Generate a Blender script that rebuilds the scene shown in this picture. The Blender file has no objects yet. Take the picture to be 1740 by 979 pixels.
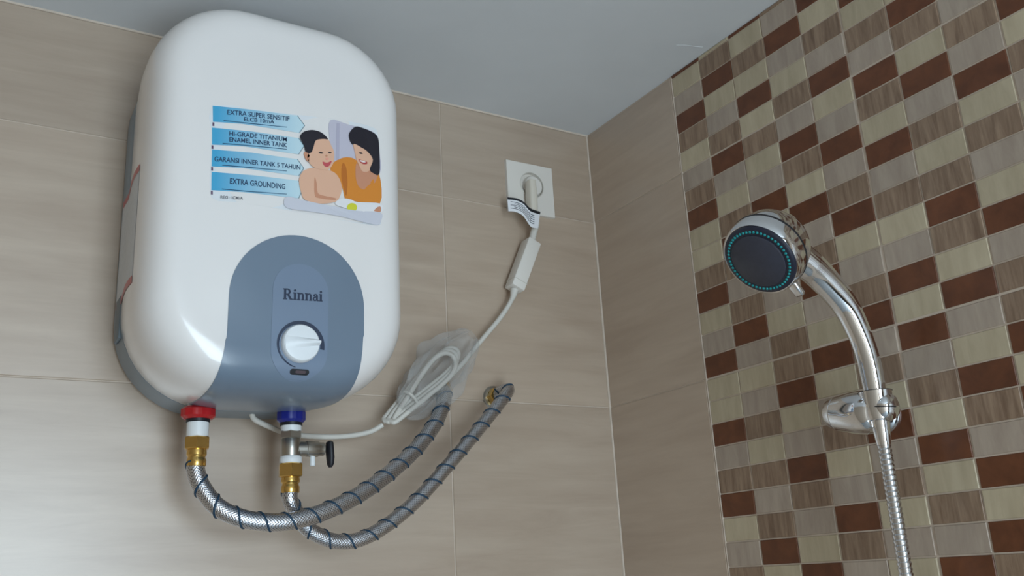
import bpy, bmesh, math, random
from mathutils import Vector, Matrix
random.seed(7)
PI = math.pi
scene = bpy.context.scene
COL = scene.collection

# ------------------------------------------------------------------ camera
U = 0.03                                    # one mosaic row = 3 cm
CAM = Vector((-0.8641, -1.1221, 1.5156))
RIGHT = Vector((0.85554083, -0.51489641, -0.05414396))
DOWN = Vector((0.10733411, 0.27869999, -0.95436141))
FWD = Vector((0.50648719, 0.81068366, 0.29370517))
FPX = 1584.52
cam_data = bpy.data.cameras.new('camera')
cam_data.sensor_width = 36.0
cam_data.lens = 36.0 * FPX / 1740.0
cam_data.clip_start = 0.02
cam = bpy.data.objects.new('camera', cam_data)
COL.objects.link(cam)
M = Matrix((RIGHT, -DOWN, -FWD)).transposed().to_4x4()
M.translation = CAM
cam.matrix_world = M
scene.camera = cam

# ------------------------------------------------------------------ world, light, exposure
world = bpy.data.worlds.new('world'); scene.world = world
world.use_nodes = True
bg = world.node_tree.nodes['Background']
bg.inputs[0].default_value = (0.74, 0.87, 1.0, 1)
bg.inputs[1].default_value = 1.0
ld = bpy.data.lights.new('doorway_daylight', 'AREA')
ld.shape = 'RECTANGLE'; ld.size = 0.70; ld.size_y = 1.90
ld.energy = 40.0; ld.color = (0.735, 0.91, 1.03)
lo = bpy.data.objects.new('doorway_daylight', ld); COL.objects.link(lo)
lo.location = (-0.68, -2.66, 1.03)
lo.rotation_euler = (PI/2, 0, 0)             # shines towards +y, into the room
vs = scene.view_settings
vs.view_transform = 'Standard'; vs.look = 'None'; vs.gamma = 1.0
vs.exposure = 0.0
vs.use_curve_mapping = False

# ------------------------------------------------------------------ helpers
def at(px, py, Y):
    """photo pixel -> world point on the plane y = Y"""
    d = RIGHT*((px-870)/FPX) + DOWN*((py-489.5)/FPX) + FWD
    return CAM + d*((Y-CAM.y)/d.y)
def atx(px, py, X):
    d = RIGHT*((px-870)/FPX) + DOWN*((py-489.5)/FPX) + FWD
    return CAM + d*((X-CAM.x)/d.x)
BASE = {}
def tag(o, label=None, cat=None, group=None, kind=None):
    if label: o['label'] = label
    if cat: o['category'] = cat
    if group: o['group'] = group
    if kind: o['kind'] = kind
    return o
def thing(name, base, label, cat, group=None):
    o = bpy.data.objects.new(name, None); COL.objects.link(o)
    o.location = base; BASE[o] = Vector(base); o.empty_display_size = .02
    return tag(o, label, cat, group)
def mesh_obj(name, verts, faces, mat, parent=None, base=None, smooth=None, uvs=None):
    b = BASE[parent] if parent is not None else Vector(base or (0, 0, 0))
    me = bpy.data.meshes.new(name)
    me.from_pydata([tuple(Vector(v)-b) for v in verts], [], faces)
    if uvs:
        l = me.uv_layers.new(name='UVMap')
        for i, lp in enumerate(me.loops): l.data[i].uv = uvs[lp.vertex_index]
    bm = bmesh.new(); bm.from_mesh(me)
    bmesh.ops.recalc_face_normals(bm, faces=bm.faces)
    bm.to_mesh(me); bm.free()
    if smooth is not None:
        me.shade_smooth()
        me.set_sharp_from_angle(angle=math.radians(smooth))
    me.materials.append(mat)
    o = bpy.data.objects.new(name, me); COL.objects.link(o)
    BASE[o] = b
    if parent is not None: o.parent = parent
    else: o.location = b
    return o
class MB:
    def __init__(s): s.v = []; s.f = []; s.uv = []
    def add(s, v, f, uv=None):
        n = len(s.v); s.v += [Vector(q) for q in v]; s.f += [tuple(i+n for i in q) for q in f]
        s.uv += uv if uv else [(0, 0)]*len(v)
        return s
    def box(s, lo, hi):
        x0, y0, z0 = lo; x1, y1, z1 = hi
        v = [(x0,y0,z0),(x1,y0,z0),(x1,y1,z0),(x0,y1,z0),(x0,y0,z1),(x1,y0,z1),(x1,y1,z1),(x0,y1,z1)]
        return s.add(v, [(0,3,2,1),(4,5,6,7),(0,1,5,4),(1,2,6,5),(2,3,7,6),(3,0,4,7)])
    def rings(s, rs, cap0=True, cap1=True, closed=True, uv=None):
        n = len(rs[0]); v = [p for r in rs for p in r]; f = []
        for i in range(len(rs)-1):
            for j in range(n if closed else n-1):
                k = (j+1) % n
                f.append((i*n+j, i*n+k, (i+1)*n+k, (i+1)*n+j))
        if cap0: f.append(tuple(range(n-1, -1, -1)))
        if cap1: f.append(tuple((len(rs)-1)*n+j for j in range(n)))
        return s.add(v, f, uv)
    def lathe(s, prof, o, axis, seg=24, up=None, ring=False):
        """prof: (radius, height along axis)"""
        o = Vector(o); a = Vector(axis).normalized()
        u = (up or (Vector((0,0,1)) if abs(a.z) < .9 else Vector((1,0,0))))
        u = (u - a*u.dot(a)).normalized(); w = a.cross(u)
        rs = [[o + a*h + (u*math.cos(2*PI*j/seg) + w*math.sin(2*PI*j/seg))*max(r, 1e-5) for j in range(seg)] for r, h in prof]
        if ring: rs.append(rs[0])
        return s.rings(rs, cap0=not ring, cap1=not ring)
    def tube(s, path, r, seg=12):
        path = [Vector(p) for p in path]; n = len(path)
        rad = r if callable(r) else (lambda i, q: r)
        T = [(path[min(i+1, n-1)] - path[max(i-1, 0)]).normalized() for i in range(n)]
        u = T[0].orthogonal().normalized(); rs = []; uv = []; L = 0
        for i in range(n):
            u = (u - T[i]*u.dot(T[i])).normalized(); w = T[i].cross(u)
            if i: L += (path[i]-path[i-1]).length
            q = rad(i, L)
            rs.append([path[i] + (u*math.cos(2*PI*j/seg)+w*math.sin(2*PI*j/seg))*q for j in range(seg)])
            uv += [(L, abs(2*j/seg-1)) for j in range(seg)]
        return s.rings(rs, uv=uv)
    def build(s, name, mat, parent=None, base=None, smooth=None):
        return mesh_obj(name, s.v, s.f, mat, parent, base, smooth, s.uv)
def catmull(P, n=8, closed=False):
    P = [Vector(p) for p in P]; out = []; m = len(P)
    rng = range(m if closed else m-1)
    for i in rng:
        if closed: a, b, c, d = P[(i-1) % m], P[i], P[(i+1) % m], P[(i+2) % m]
        else: a, b, c, d = P[max(i-1,0)], P[i], P[i+1], P[min(i+2,m-1)]
        for k in range(n):
            t = k/n
            out.append(.5*((2*b)+(c-a)*t+(2*a-5*b+4*c-d)*t*t+(3*b-a-3*c+d)*t**3))
    if not closed: out.append(P[-1])
    return out
def bevel_box(mb, c, size, ax, bev=.0015):
    """box centred at c with axes ax (3 unit vectors), chamfered edges"""
    bm = bmesh.new(); bmesh.ops.create_cube(bm, size=1)
    for v in bm.verts: v.co = Vector((v.co.x*size[0], v.co.y*size[1], v.co.z*size[2]))
    bmesh.ops.bevel(bm, geom=list(bm.edges), offset=bev, segments=2, affect='EDGES', profile=.5)
    bm.verts.index_update()
    mb.add([Vector(c)+ax[0]*v.co.x+ax[1]*v.co.y+ax[2]*v.co.z for v in bm.verts], [tuple(v.index for v in f.verts) for f in bm.faces])
    bm.free(); return mb
XYZ = (Vector((1,0,0)), Vector((0,1,0)), Vector((0,0,1)))

# ------------------------------------------------------------------ materials
def srgb(r, g, b):
    f = lambda c: (c/255/12.92) if c/255 <= .04045 else ((c/255+.055)/1.055)**2.4
    return (f(r), f(g), f(b), 1)
def mat(name, col, rough=.5, metal=0, noise=0, scale=40, bump=0, spec=None, coat=0):
    m = bpy.data.materials.new(name); m.use_nodes = True
    nt = m.node_tree; b = nt.nodes['Principled BSDF']
    b.inputs['Base Color'].default_value = col
    b.inputs['Roughness'].default_value = rough
    b.inputs['Metallic'].default_value = metal
    if spec is not None: b.inputs['Specular IOR Level'].default_value = spec
    if coat: b.inputs['Coat Weight'].default_value = coat; b.inputs['Coat Roughness'].default_value = .08
    if noise or bump:
        tc = nt.nodes.new('ShaderNodeTexCoord'); n = nt.nodes.new('ShaderNodeTexNoise')
        n.inputs['Scale'].default_value = scale; n.inputs['Detail'].default_value = 4
        nt.links.new(tc.outputs['Object'], n.inputs['Vector'])
        if noise:
            r = nt.nodes.new('ShaderNodeValToRGB')
            r.color_ramp.elements[0].position = .3; r.color_ramp.elements[1].position = .7
            r.color_ramp.elements[0].color = tuple(c*(1-noise) for c in col[:3])+(1,)
            r.color_ramp.elements[1].color = tuple(min(1, c*(1+noise)) for c in col[:3])+(1,)
            nt.links.new(n.outputs['Fac'], r.inputs['Fac']); nt.links.new(r.outputs['Color'], b.inputs['Base Color'])
        if bump:
            p = nt.nodes.new('ShaderNodeBump'); p.inputs['Strength'].default_value = bump; p.inputs['Distance'].default_value = .001
            nt.links.new(n.outputs['Fac'], p.inputs['Height']); nt.links.new(p.outputs['Normal'], b.inputs['Normal'])
    return m
def stone_mat(name, c0, c1, stretch, scale, rough, sharp=(.35, .65), bump=.0, spec=.5, coat=0):
    """streaked ceramic print: noise stretched along one axis and shifted per tile"""
    m = bpy.data.materials.new(name); m.use_nodes = True
    nt = m.node_tree; N = nt.nodes; L = nt.links; b = N['Principled BSDF']
    tc = N.new('ShaderNodeTexCoord'); oi = N.new('ShaderNodeObjectInfo')
    mp = N.new('ShaderNodeMapping'); mp.inputs['Scale'].default_value = stretch
    cm = N.new('ShaderNodeCombineXYZ'); mu = N.new('ShaderNodeMath'); mu.operation = 'MULTIPLY'; mu.inputs[1].default_value = 37.0
    L.new(oi.outputs['Random'], mu.inputs[0])
    for k in range(3): L.new(mu.outputs[0], cm.inputs[k])
    L.new(cm.outputs[0], mp.inputs['Location']); L.new(tc.outputs['Object'], mp.inputs['Vector'])
    n1 = N.new('ShaderNodeTexNoise'); n1.inputs['Scale'].default_value = scale; n1.inputs['Detail'].default_value = 6; n1.inputs['Roughness'].default_value = .62
    n1.inputs['Distortion'].default_value = .4
    L.new(mp.outputs[0], n1.inputs['Vector'])
    r = N.new('ShaderNodeValToRGB'); e = r.color_ramp.elements
    e[0].position, e[1].position = sharp; e[0].color = c0; e[1].color = c1
    L.new(n1.outputs['Fac'], r.inputs['Fac'])
    hs = N.new('ShaderNodeHueSaturation')
    mr = N.new('ShaderNodeMapRange'); mr.inputs['To Min'].default_value = .94; mr.inputs['To Max'].default_value = 1.06
    L.new(oi.outputs['Random'], mr.inputs['Value']); L.new(mr.outputs[0], hs.inputs['Value'])
    L.new(r.outputs[0], hs.inputs['Color']); L.new(hs.outputs[0], b.inputs['Base Color'])
    b.inputs['Roughness'].default_value = rough
    b.inputs['Specular IOR Level'].default_value = spec
    b.inputs['Coat Weight'].default_value = coat; b.inputs['Coat Roughness'].default_value = .33
    if bump:
        p = N.new('ShaderNodeBump'); p.inputs['Strength'].default_value = bump; p.inputs['Distance'].default_value = .0006
        L.new(n1.outputs['Fac'], p.inputs['Height']); L.new(p.outputs[0], b.inputs['Normal'])
    return m
MT = {}
MT['tile'] = stone_mat('beige_wall_tile', srgb(170,149,130), srgb(188,169,150), (1.2, 1.2, 11), 4.0, .36, (.3, .7), .10, 1.0, .8)
MT['grout'] = mat('pale_grout', srgb(205,190,175), .85, noise=.08, scale=60)
MT['D'] = stone_mat('dark_brown_mosaic', srgb(92,52,30), srgb(112,66,40), (1, 1, 1), 40, .33)
MT['M'] = stone_mat('streaked_brown_mosaic', srgb(116,92,74), srgb(160,136,114), (1, 6, .7), 26, .35, (.3, .7))
MT['L'] = stone_mat('light_beige_mosaic', srgb(178,164,138), srgb(194,181,155), (1, 4, .8), 16, .35)
MT['G'] = stone_mat('greyish_beige_mosaic', srgb(162,146,132), srgb(178,163,148), (1, 4, .8), 18, .35)
MT['ceiling'] = mat('ceiling_paint', srgb(214,216,218), .9, noise=.02, scale=12)
MT['floor'] = stone_mat('floor_tile', srgb(158,166,172), srgb(178,186,192), (1, 1, 1), 5, .4)
MT['plaster'] = mat('cream_plaster', srgb(196,182,166), .9, noise=.02, scale=10)
MT['wood'] = stone_mat('door_wood', srgb(120,85,60), srgb(150,110,80), (6, 6, .6), 8, .5)
MT['white'] = mat('white_glossy_plastic', srgb(234,230,228), .22, coat=.35)
MT['shell'] = mat('grey_shell_plastic', srgb(122,134,144), .4)
MT['panel'] = mat('blue_grey_panel', srgb(112,128,146), .3, coat=.15)
MT['plate'] = mat('lighter_blue_grey', srgb(118,134,156), .32)
MT['navy'] = mat('navy_print', srgb(38,50,74), .4)
MT['knob'] = mat('white_knob', srgb(232,236,240), .35)
MT['dark'] = mat('dark_rubber', srgb(24,26,34), .45)
MT['red'] = mat('red_plastic', srgb(178,28,34), .3)
MT['blue'] = mat('blue_plastic', srgb(28,38,128), .3)
MT['ptfe'] = mat('white_thread_sleeve', srgb(225,228,230), .45)
MT['brass'] = mat('yellow_brass', srgb(226,188,112), .24, 1.0)
MT['steel'] = mat('nickel_steel', srgb(178,176,170), .3, 1.0)
MT['chrome'] = mat('chrome', (.78,.79,.81,1), .07, 1.0)
MT['chrome2'] = mat('satin_chrome', (.62,.63,.65,1), .2, 1.0)
MT['thread'] = mat('dark_teal_thread', srgb(24,58,82), .6)
MT['cord'] = mat('white_pvc_cord', srgb(212,208,200), .4)
MT['socket'] = mat('white_socket_plastic', srgb(226,220,212), .4)
MT['well'] = mat('socket_well_plastic', srgb(205,200,190), .4)
MT['paper'] = mat('white_paper', srgb(232,232,236), .6)
MT['teal'] = mat('turquoise_nozzle', srgb(16,138,142), .35)
MT['face'] = mat('dark_grey_spray_face', srgb(52,54,66), .45, noise=.1, scale=200)
MT['seam'] = mat('dark_seam', srgb(30,30,34), .5)
def braid_mat():
    m = bpy.data.materials.new('braided_steel'); m.use_nodes = True
    nt = m.node_tree; N = nt.nodes; L = nt.links; b = N['Principled BSDF']
    b.inputs['Metallic'].default_value = 1.0; b.inputs['Roughness'].default_value = .28
    uv = N.new('ShaderNodeUVMap'); uv.uv_map = 'UVMap'
    outs = []
    for sg in (1, -1):
        mp = N.new('ShaderNodeMapping'); mp.inputs['Scale'].default_value = (380, 11*sg, 1)
        L.new(uv.outputs[0], mp.inputs['Vector'])
        w = N.new('ShaderNodeTexWave'); w.wave_type = 'BANDS'; w.bands_direction = 'DIAGONAL'; w.inputs['Scale'].default_value = .5; w.inputs['Distortion'].default_value = 0
        L.new(mp.outputs[0], w.inputs['Vector']); outs.append(w)
    mx = N.new('ShaderNodeMath'); mx.operation = 'MAXIMUM'
    L.new(outs[0].outputs['Fac'], mx.inputs[0]); L.new(outs[1].outputs['Fac'], mx.inputs[1])
    r = N.new('ShaderNodeValToRGB'); e = r.color_ramp.elements
    e[0].color = srgb(96,98,106); e[1].color = srgb(222,224,230)
    L.new(mx.outputs[0], r.inputs['Fac']); L.new(r.outputs[0], b.inputs['Base Color'])
    p = N.new('ShaderNodeBump'); p.inputs['Strength'].default_value = .35; p.inputs['Distance'].default_value = .0006
    L.new(mx.outputs[0], p.inputs['Height']); L.new(p.outputs[0], b.inputs['Normal'])
    return m
MT['braid'] = braid_mat()
def film_mat():
    m = bpy.data.materials.new('clear_plastic_film'); m.use_nodes = True
    nt = m.node_tree; N = nt.nodes; L = nt.links; b = N['Principled BSDF']
    b.inputs['Base Color'].default_value = srgb(205,203,200); b.inputs['Roughness'].default_value = .25
    tr = N.new('ShaderNodeBsdfTransparent'); tr.inputs[0].default_value = (.95,.95,.95,1)
    mx = N.new('ShaderNodeMixShader'); mx.inputs[0].default_value = .23
    L.new(tr.outputs[0], mx.inputs[1]); L.new(b.outputs[0], mx.inputs[2])
    L.new(mx.outputs[0], N['Material Output'].inputs['Surface'])
    return m
MT['film'] = film_mat()

# ------------------------------------------------------------------ room shell
Z0 = 1.6                                   # height of mosaic row line 0
ZC = Z0 + 20.19*U                          # ceiling
XL, YF = -1.22, -2.60                      # left wall, front wall (behind the camera)
GR = .0013                                 # how far the grout lies behind the tile faces
def slab(name, boxes, m, kind='structure'):
    mb = MB()
    for lo, hi in boxes: mb.box(lo, hi)
    o = mb.build(name, m); tag(o, kind=kind); return o
floor = slab('floor', [((XL-.1, YF-.1, -.08), (.1, .1, 0))], MT['floor'])
ceiling = slab('ceiling', [((XL-.1, YF-.1, ZC), (.1, .1, ZC+.08))], MT['ceiling'])
wall_back = slab('wall_back', [((XL, GR, 0), (GR, .1, ZC))], MT['grout'])
wall_right = slab('wall_right', [((GR, YF, 0), (.1, .1, ZC))], MT['grout'])
wall_left = slab('wall_left', [((XL-.1, YF, 0), (XL, .1, ZC))], MT['plaster'])
DX0, DX1, DZ = -1.04, -.30, 2.0            # doorway behind the camera
wall_front = slab('wall_front', [((XL, YF-.1, 0), (DX0, YF, ZC)), ((DX1, YF-.1, 0), (GR, YF, ZC)), ((DX0, YF-.1, DZ), (DX1, YF, ZC))], MT['plaster'])
trim = slab('trim_1', [((DX0-.05, YF, 0), (DX0, YF+.015, DZ+.05)), ((DX1, YF, 0), (DX1+.05, YF+.015, DZ+.05)), ((DX0, YF, DZ), (DX1, YF+.015, DZ+.05))], MT['wood'])
door = slab('added_shade_door_1', [((DX1+.005, YF+.02, .01), (DX1+.045, YF+.76, DZ-.01))], MT['wood'])  # unseen open door leaf, added to shade the mosaic wall
MB().lathe([(.008, 0), (.008, .03), (.022, .035), (.024, .05), (.016, .06), (0, .062)], (DX1+.005, YF+.70, 1.0), (-1,0,0), 20).build('door_handle', MT['steel'], door, smooth=40)
for o, t in ((door, 'brown wooden door standing open out of view, added to shade the right wall'), (floor, 'pale grey bathroom floor'), (ceiling, 'plain pale grey bathroom ceiling'), (wall_back, 'beige tiled wall behind the water heater'),
             (wall_right, 'wall with brown mosaic behind the shower head'), (wall_left, 'plain cream wall on the left of the room'),
             (wall_front, 'plain cream wall with the doorway'), (trim, 'wooden frame around the doorway')):
    o['label'] = t
tile_cache = {}
def tile_mesh(kind, w, h, axis):
    """thin tile with chamfered face; face at 0, body goes into the wall. axis 'y': wall facing -y; 'x': wall facing -x"""
    k = (kind, round(w, 5), round(h, 5), axis)
    if k in tile_cache: return tile_cache[k]
    c = .0007; t = .005; W, H = w/2, h/2
    rings = []
    for (q, d) in ((0, t), (0, c), (c, 0)):
        rings.append([(sx*(W-q), sz*(H-q), d) for sx, sz in ((-1,-1),(1,-1),(1,1),(-1,1))])
    v = [p for r in rings for p in r]; f = []
    for i in range(2):
        for j in range(4):
            kx = (j+1) % 4; f.append((i*4+j, i*4+kx, (i+1)*4+kx, (i+1)*4+j))
    f.append((8, 9, 10, 11))
    if axis == 'y': v = [(a, d, b) for a, b, d in v]
    else: v = [(d, a, b) for a, b, d in v]
    me = bpy.data.meshes.new(kind); me.from_pydata(v, [], f)
    bm = bmesh.new(); bm.from_mesh(me); bmesh.ops.recalc_face_normals(bm, faces=bm.faces)
    bm.faces.ensure_lookup_table()
    fc = bm.faces[-1]; want = Vector((0,-1,0)) if axis == 'y' else Vector((-1,0,0))
    if fc.normal.dot(want) < 0: bmesh.ops.reverse_faces(bm, faces=bm.faces)
    bm.to_mesh(me); bm.free()
    tile_cache[k] = me; return me
def put_tile(name, m, parent, c, w, h, axis):
    me = tile_mesh(name + m.name, w, h, axis)
    if not me.materials: me.materials.append(m)
    o = bpy.data.objects.new(name, me); COL.objects.link(o)
    o.location = c; o.parent = parent; return o
def zr(i): return Z0 - i*U                  # height of row line i (counted downwards)
J = .0016                                   # joint width of the big tiles
# large tiles, 60 x 30 cm, on the back wall
zs = [ZC-.002, zr(-15), zr(-5), zr(5), zr(15), zr(25), zr(35), 0.0]
xs = [-.0012, -.2735, -.8735, XL]
for a in range(len(zs)-1):
    for b in range(len(xs)-1):
        put_tile('wall_tile', MT['tile'], wall_back, ((xs[b]+xs[b+1])/2, random.uniform(-.0003, .0003), (zs[a]+zs[a+1])/2), xs[b]-xs[b+1]-J, zs[a]-zs[a+1]-J, 'y')
# cut plain tiles between the corner and the mosaic
YC0, PITCH = -7.1166*U, 1.9835*U            # first mosaic joint, mosaic column pitch
for a in range(len(zs)-1):
    put_tile('wall_tile', MT['tile'], wall_right, (random.uniform(-.0003, .0003), YC0/2, (zs[a]+zs[a+1])/2), -YC0-.004, zs[a]-zs[a+1]-J, 'x')
# mosaic cells, read column by column from the ceiling (row -21) downwards
MOS = [
 'DLGDMLGMDLLMDLGDLLDGMDLGM',
 'LMDLGMDGLMDMGMDGLGMLMGMDL',
 'DLMLDLMLGDLMDGLMMDLGDMGLD',
 'MGDGLMGDMLDGMDGLDLGMLGDMG',
 'LDLMGDLGDGMDLGMDGMLDGMLGL',
 'MLDLMGDMLDGMLGDLDGMLDLMGD',
 'GLMLDMLDGMLMDMLDGLDMGDLDM',
 'LMDLGGMGDLMGLDGMMDLDGLMGD',
 'DGMLGMDLMGLDGMLGDLMGDGLML']
MOS[5] = 'LGDLMGDMLDGMLGDLDGMLDLMGD'
nt_ = 0
rest = MB()
def cell(c, i):
    """rectangle of mosaic cell: column c, row i (row lines i and i+1)"""
    j = .0017
    la = (.0032 if c % 5 == 0 else j)/2; ra = (.0032 if c % 5 == 4 else j)/2
    ta = (.0028 if (i-5) % 10 == 0 else j)/2; ba = (.0028 if (i+1-5) % 10 == 0 else j)/2
    y0 = YC0 - c*PITCH - la; y1 = YC0 - (c+1)*PITCH + ra
    z1 = min(zr(i) - ta, ZC - .0005); z0 = zr(i+1) + ba
    return y0, y1, z0, z1
for c in range(0, 14):
    for i in range(-21, 12):
        if c < 9 and i+21 < 25: ch = MOS[c][i+21]
        else: ch = random.choice('DMMLLGG')
        y0, y1, z0, z1 = cell(c, i)
        ctr = (random.uniform(-.0003, .0002), (y0+y1)/2, (z0+z1)/2)
        if (c < 9 and i < 6) or (c < 11 and i < 5):
            put_tile('mosaic_tile', MT[ch], wall_right, ctr, y0-y1, z1-z0, 'x'); nt_ += 1
        else:
            rest.box((0, y1, z0), (.005, y0, z1)).f
me = rest.build('mosaic_field', MT['L'], wall_right); me['kind'] = 'stuff'
for ch in 'GMD': me.data.materials.append(MT[ch])
for p in me.data.polygons: p.material_index = (p.index//6*7919 % 7) % 4
# light sealant beads: under the ceiling, and in the corner
def bead(name, path, r, parent): return MB().tube(path, r, 8).build(name, MT['grout'], parent, smooth=60)
bead('sealant_bead', [(XL, .0006, ZC-.0006), (0, .0006, ZC-.0006)], .0020, wall_back)
bead('sealant_bead', [(.0004, .0004, 0), (.0004, .0004, ZC)], .0026, wall_back)
bead('sealant_bead', [(.0012, YC0, ZC-.002), (.0012, YC0, .0)], .0016, wall_right)
# fine ridge in the ceiling paint
pr = [CAM + (RIGHT*((x-870)/FPX)+DOWN*((y-489.5)/FPX)+FWD)*((ZC-CAM.z)/(RIGHT*((x-870)/FPX)+DOWN*((y-489.5)/FPX)+FWD).z) for x, y in ((1149,77),(1165,77),(1180,79),(1194,80))]
MB().tube(catmull(pr, 4), .0004, 6).build('paint_ridge', MT['ceiling'], ceiling, smooth=60)

# ------------------------------------------------------------------ water heater
HX, HA, HB, HT, HD, HR, HF, HS, HN, DR, DT, DB = -.5706, .1388, Z0+.1105, Z0+.5571, .2122, .1004, .0547, .0627, 2.868, -.0178, -.005, -.0175
def hparam(t):
    """fillet parameter t (0 at the shell, 1 at the flat front, up to 2 over the slight dome) -> half width, bottom, top, radius, depth"""
    if t <= 1:
        k = (1-(1-t)**HN)**(1/HN); o = HF*t; y = HS+(HD-HS)*k
    else:
        s = t-1; k = 1; o = HF+.06*s; y = HD+.003*s*s*(3-2*s)
    return HA-DR*k-o, HB+DB*k+o, HT-DT*k-o, max(HR-o*.6, .02), y
def hring(t, n=10):
    A, B, T, r, y = hparam(t); pts = []
    zc = (B+T)/2; hb = (T-B)/2; r = min(r, A, hb)
    for cx, cz, t0 in ((A-r, hb-r, 0), (-A+r, hb-r, 90), (-A+r, -hb+r, 180), (A-r, -hb+r, 270)):
        for k in range(n+1):
            a = math.radians(t0+90*k/n); pts.append((HX+cx+r*math.cos(a), -y, zc+cz+r*math.sin(a)))
    return pts
def inside(t, x, z):
    A, B, T, r, y = hparam(t); qx = abs(x-HX)-(A-r); qz = abs(z-(B+T)/2)-((T-B)/2-r)
    return math.hypot(max(qx, 0), max(qz, 0)) + min(max(qx, qz), 0) - r <= 0
def hsurf(x, z):
    lo, hi = .25, 2.0
    if inside(2, x, z): return hparam(2)[4]
    for _ in range(40):
        m = (lo+hi)/2
        if inside(m, x, z): lo = m
        else: hi = m
    return hparam(lo)[4]
def hat(px, py, off=0.0):
    """photo pixel -> point on the heater front"""
    Y = -HD
    for _ in range(6):
        p = at(px, py, Y); Y = -hsurf(p.x, p.z)-off
    return at(px, py, Y)
heater = thing('water_heater', (HX, -.005, HB), 'white rounded storage water heater with blue-grey control panel on the beige wall', 'water heater')
A0 = [(p[0], p[2]) for p in hring(0)]
ctr = Vector((HX, 0, (HB+HT)/2))
def sring(y, s): return [(ctr.x+(x-ctr.x)*s, -y, ctr.z+(z-ctr.z)*s) for x, z in A0]
mb = MB(); mb.rings([sring(.002, .95), sring(.006, .985), sring(.014, 1), sring(HS-.002, 1.0), sring(HS, .99)])
mb.build('back_shell', MT['shell'], heater, smooth=35)
ts = [0, .0008, .003, .008, .018, .035, .06, .1, .15, .21, .28, .36, .45, .55, .66, .78, .9, 1.0, 1.1, 1.25, 1.4, 1.6, 1.8, 2.0]
mb = MB(); mb.rings([hring(t) for t in ts], cap0=True, cap1=True)
mb.build('front_cover', MT['white'], heater, smooth=35)
# blue-grey control panel: arched on the front, wrapping under the bottom edge
PXL, PXR = hat(386, 560).x, hat(618, 590).x
PCX, PW = (PXL+PXR)/2, (PXR-PXL)/2
PTOP = hat(500, 400).z
def pedge(z):
    s = min(1, max(0, (Z0+.165-z)/.06))**1.6
    return PCX-PW-.008*s, PCX+PW-.007*s
def bot(t, x):
    A, B, T, r, y = hparam(t); q = abs(x-HX)-(A-r)
    z = B if q <= 0 else B+r-math.sqrt(max(r*r-q*q, 0))
    return z, y
NC = 36; rows = []
def prow_bottom(t, off):
    row = []
    for j in range(NC+1):
        u = -math.cos(PI*j/NC); xl, xr = pedge(hparam(t)[1]); x = (xl+xr)/2+u*(xr-xl)/2
        z, y = bot(t, x); row.append((x, -y, z))
    return row
for t in (.0006, .003, .01, .025, .05, .09, .14, .2, .28, .37, .47, .58, .7, .84, 1.0): rows.append(prow_bottom(t, 0))
for k in range(1, 25):
    row = []
    for j in range(NC+1):
        u = -math.cos(PI*j/NC); zt = PTOP-PW+PW*math.sqrt(max(0, 1-u*u))
        xg = PCX+u*PW; zb = bot(1.0, xg)[0]; z = zb+(zt-zb)*k/24
        xl, xr = pedge(z); x = (xl+xr)/2+u*(xr-xl)/2
        row.append((x, -hsurf(x, z), z))
    rows.append(row)
def shell_off(rows, d):
    """offset a grid of points outward by d"""
    out = []; R_, C_ = len(rows), len(rows[0])
    for i in range(R_):
        o_ = []
        for j in range(C_):
            a = Vector(rows[min(i+1,R_-1)][j])-Vector(rows[max(i-1,0)][j]); b = Vector(rows[i][min(j+1,C_-1)])-Vector(rows[i][max(j-1,0)][j] if False else rows[i][max(j-1,0)])
            n = b.cross(a); n = n.normalized() if n.length > 1e-12 else Vector((0,-1,0))
            if n.y > .2 or (n.z > .3 and n.y > -.3): n = -n
            if len(rows) == 41: n = Vector((0,-1,0))
            o_.append(Vector(rows[i][j])+n*d)
        out.append(o_)
    return out
def grid_solid(rows, d0, d1):
    top = shell_off(rows, d1); low = shell_off(rows, d0); R_, C_ = len(rows), len(rows[0]); n = R_*C_
    v = [p for r in top for p in r]+[p for r in low for p in r]; f = []
    for i in range(R_-1):
        for j in range(C_-1):
            a = i*C_+j; f.append((a, a+1, a+C_+1, a+C_)); f.append((n+a, n+a+C_, n+a+C_+1, n+a+1))
    bd = [(i, 0) for i in range(R_)]+[(R_-1, j) for j in range(1, C_)]+[(i, C_-1) for i in range(R_-2, -1, -1)]+[(0, j) for j in range(C_-2, 0, -1)]
    ids = [i*C_+j for i, j in bd]
    for k in range(len(ids)):
        a, b = ids[k], ids[(k+1) % len(ids)]; f.append((a, b, n+b, n+a))
    return v, f
v, f = grid_solid(rows, -.001, .0011)
panel = mesh_obj('control_panel', v, f, MT['panel'], heater, smooth=30)
def flat_poly(name, pts, m, parent, off, thick=.0002, gen=None):
    """flat print: outline in world x,z laid on the heater front at offset off"""
    n = len(pts); v = []
    for x, z in pts: v.append((x, -hsurf(x, z)-off, z))
    for x, z in pts: v.append((x, -hsurf(x, z)-off+thick, z))
    f = [tuple(range(n)), tuple(range(2*n-1, n-1, -1))]+[(j, (j+1) % n, n+(j+1) % n, n+j) for j in range(n)]
    me = bpy.data.meshes.new(name)
    return mesh_obj(name, v, f, m, parent)
def pix(pts, ox, oz, s): return [(lambda p: (p.x, p.z))(hat(ox+x*s, oz+y*s)) for x, y in pts]
def smoothloop(pts, n=5): return [(p.x, p.y) for p in catmull([Vector((x, y, 0)) for x, y in pts], n, True)]
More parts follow.
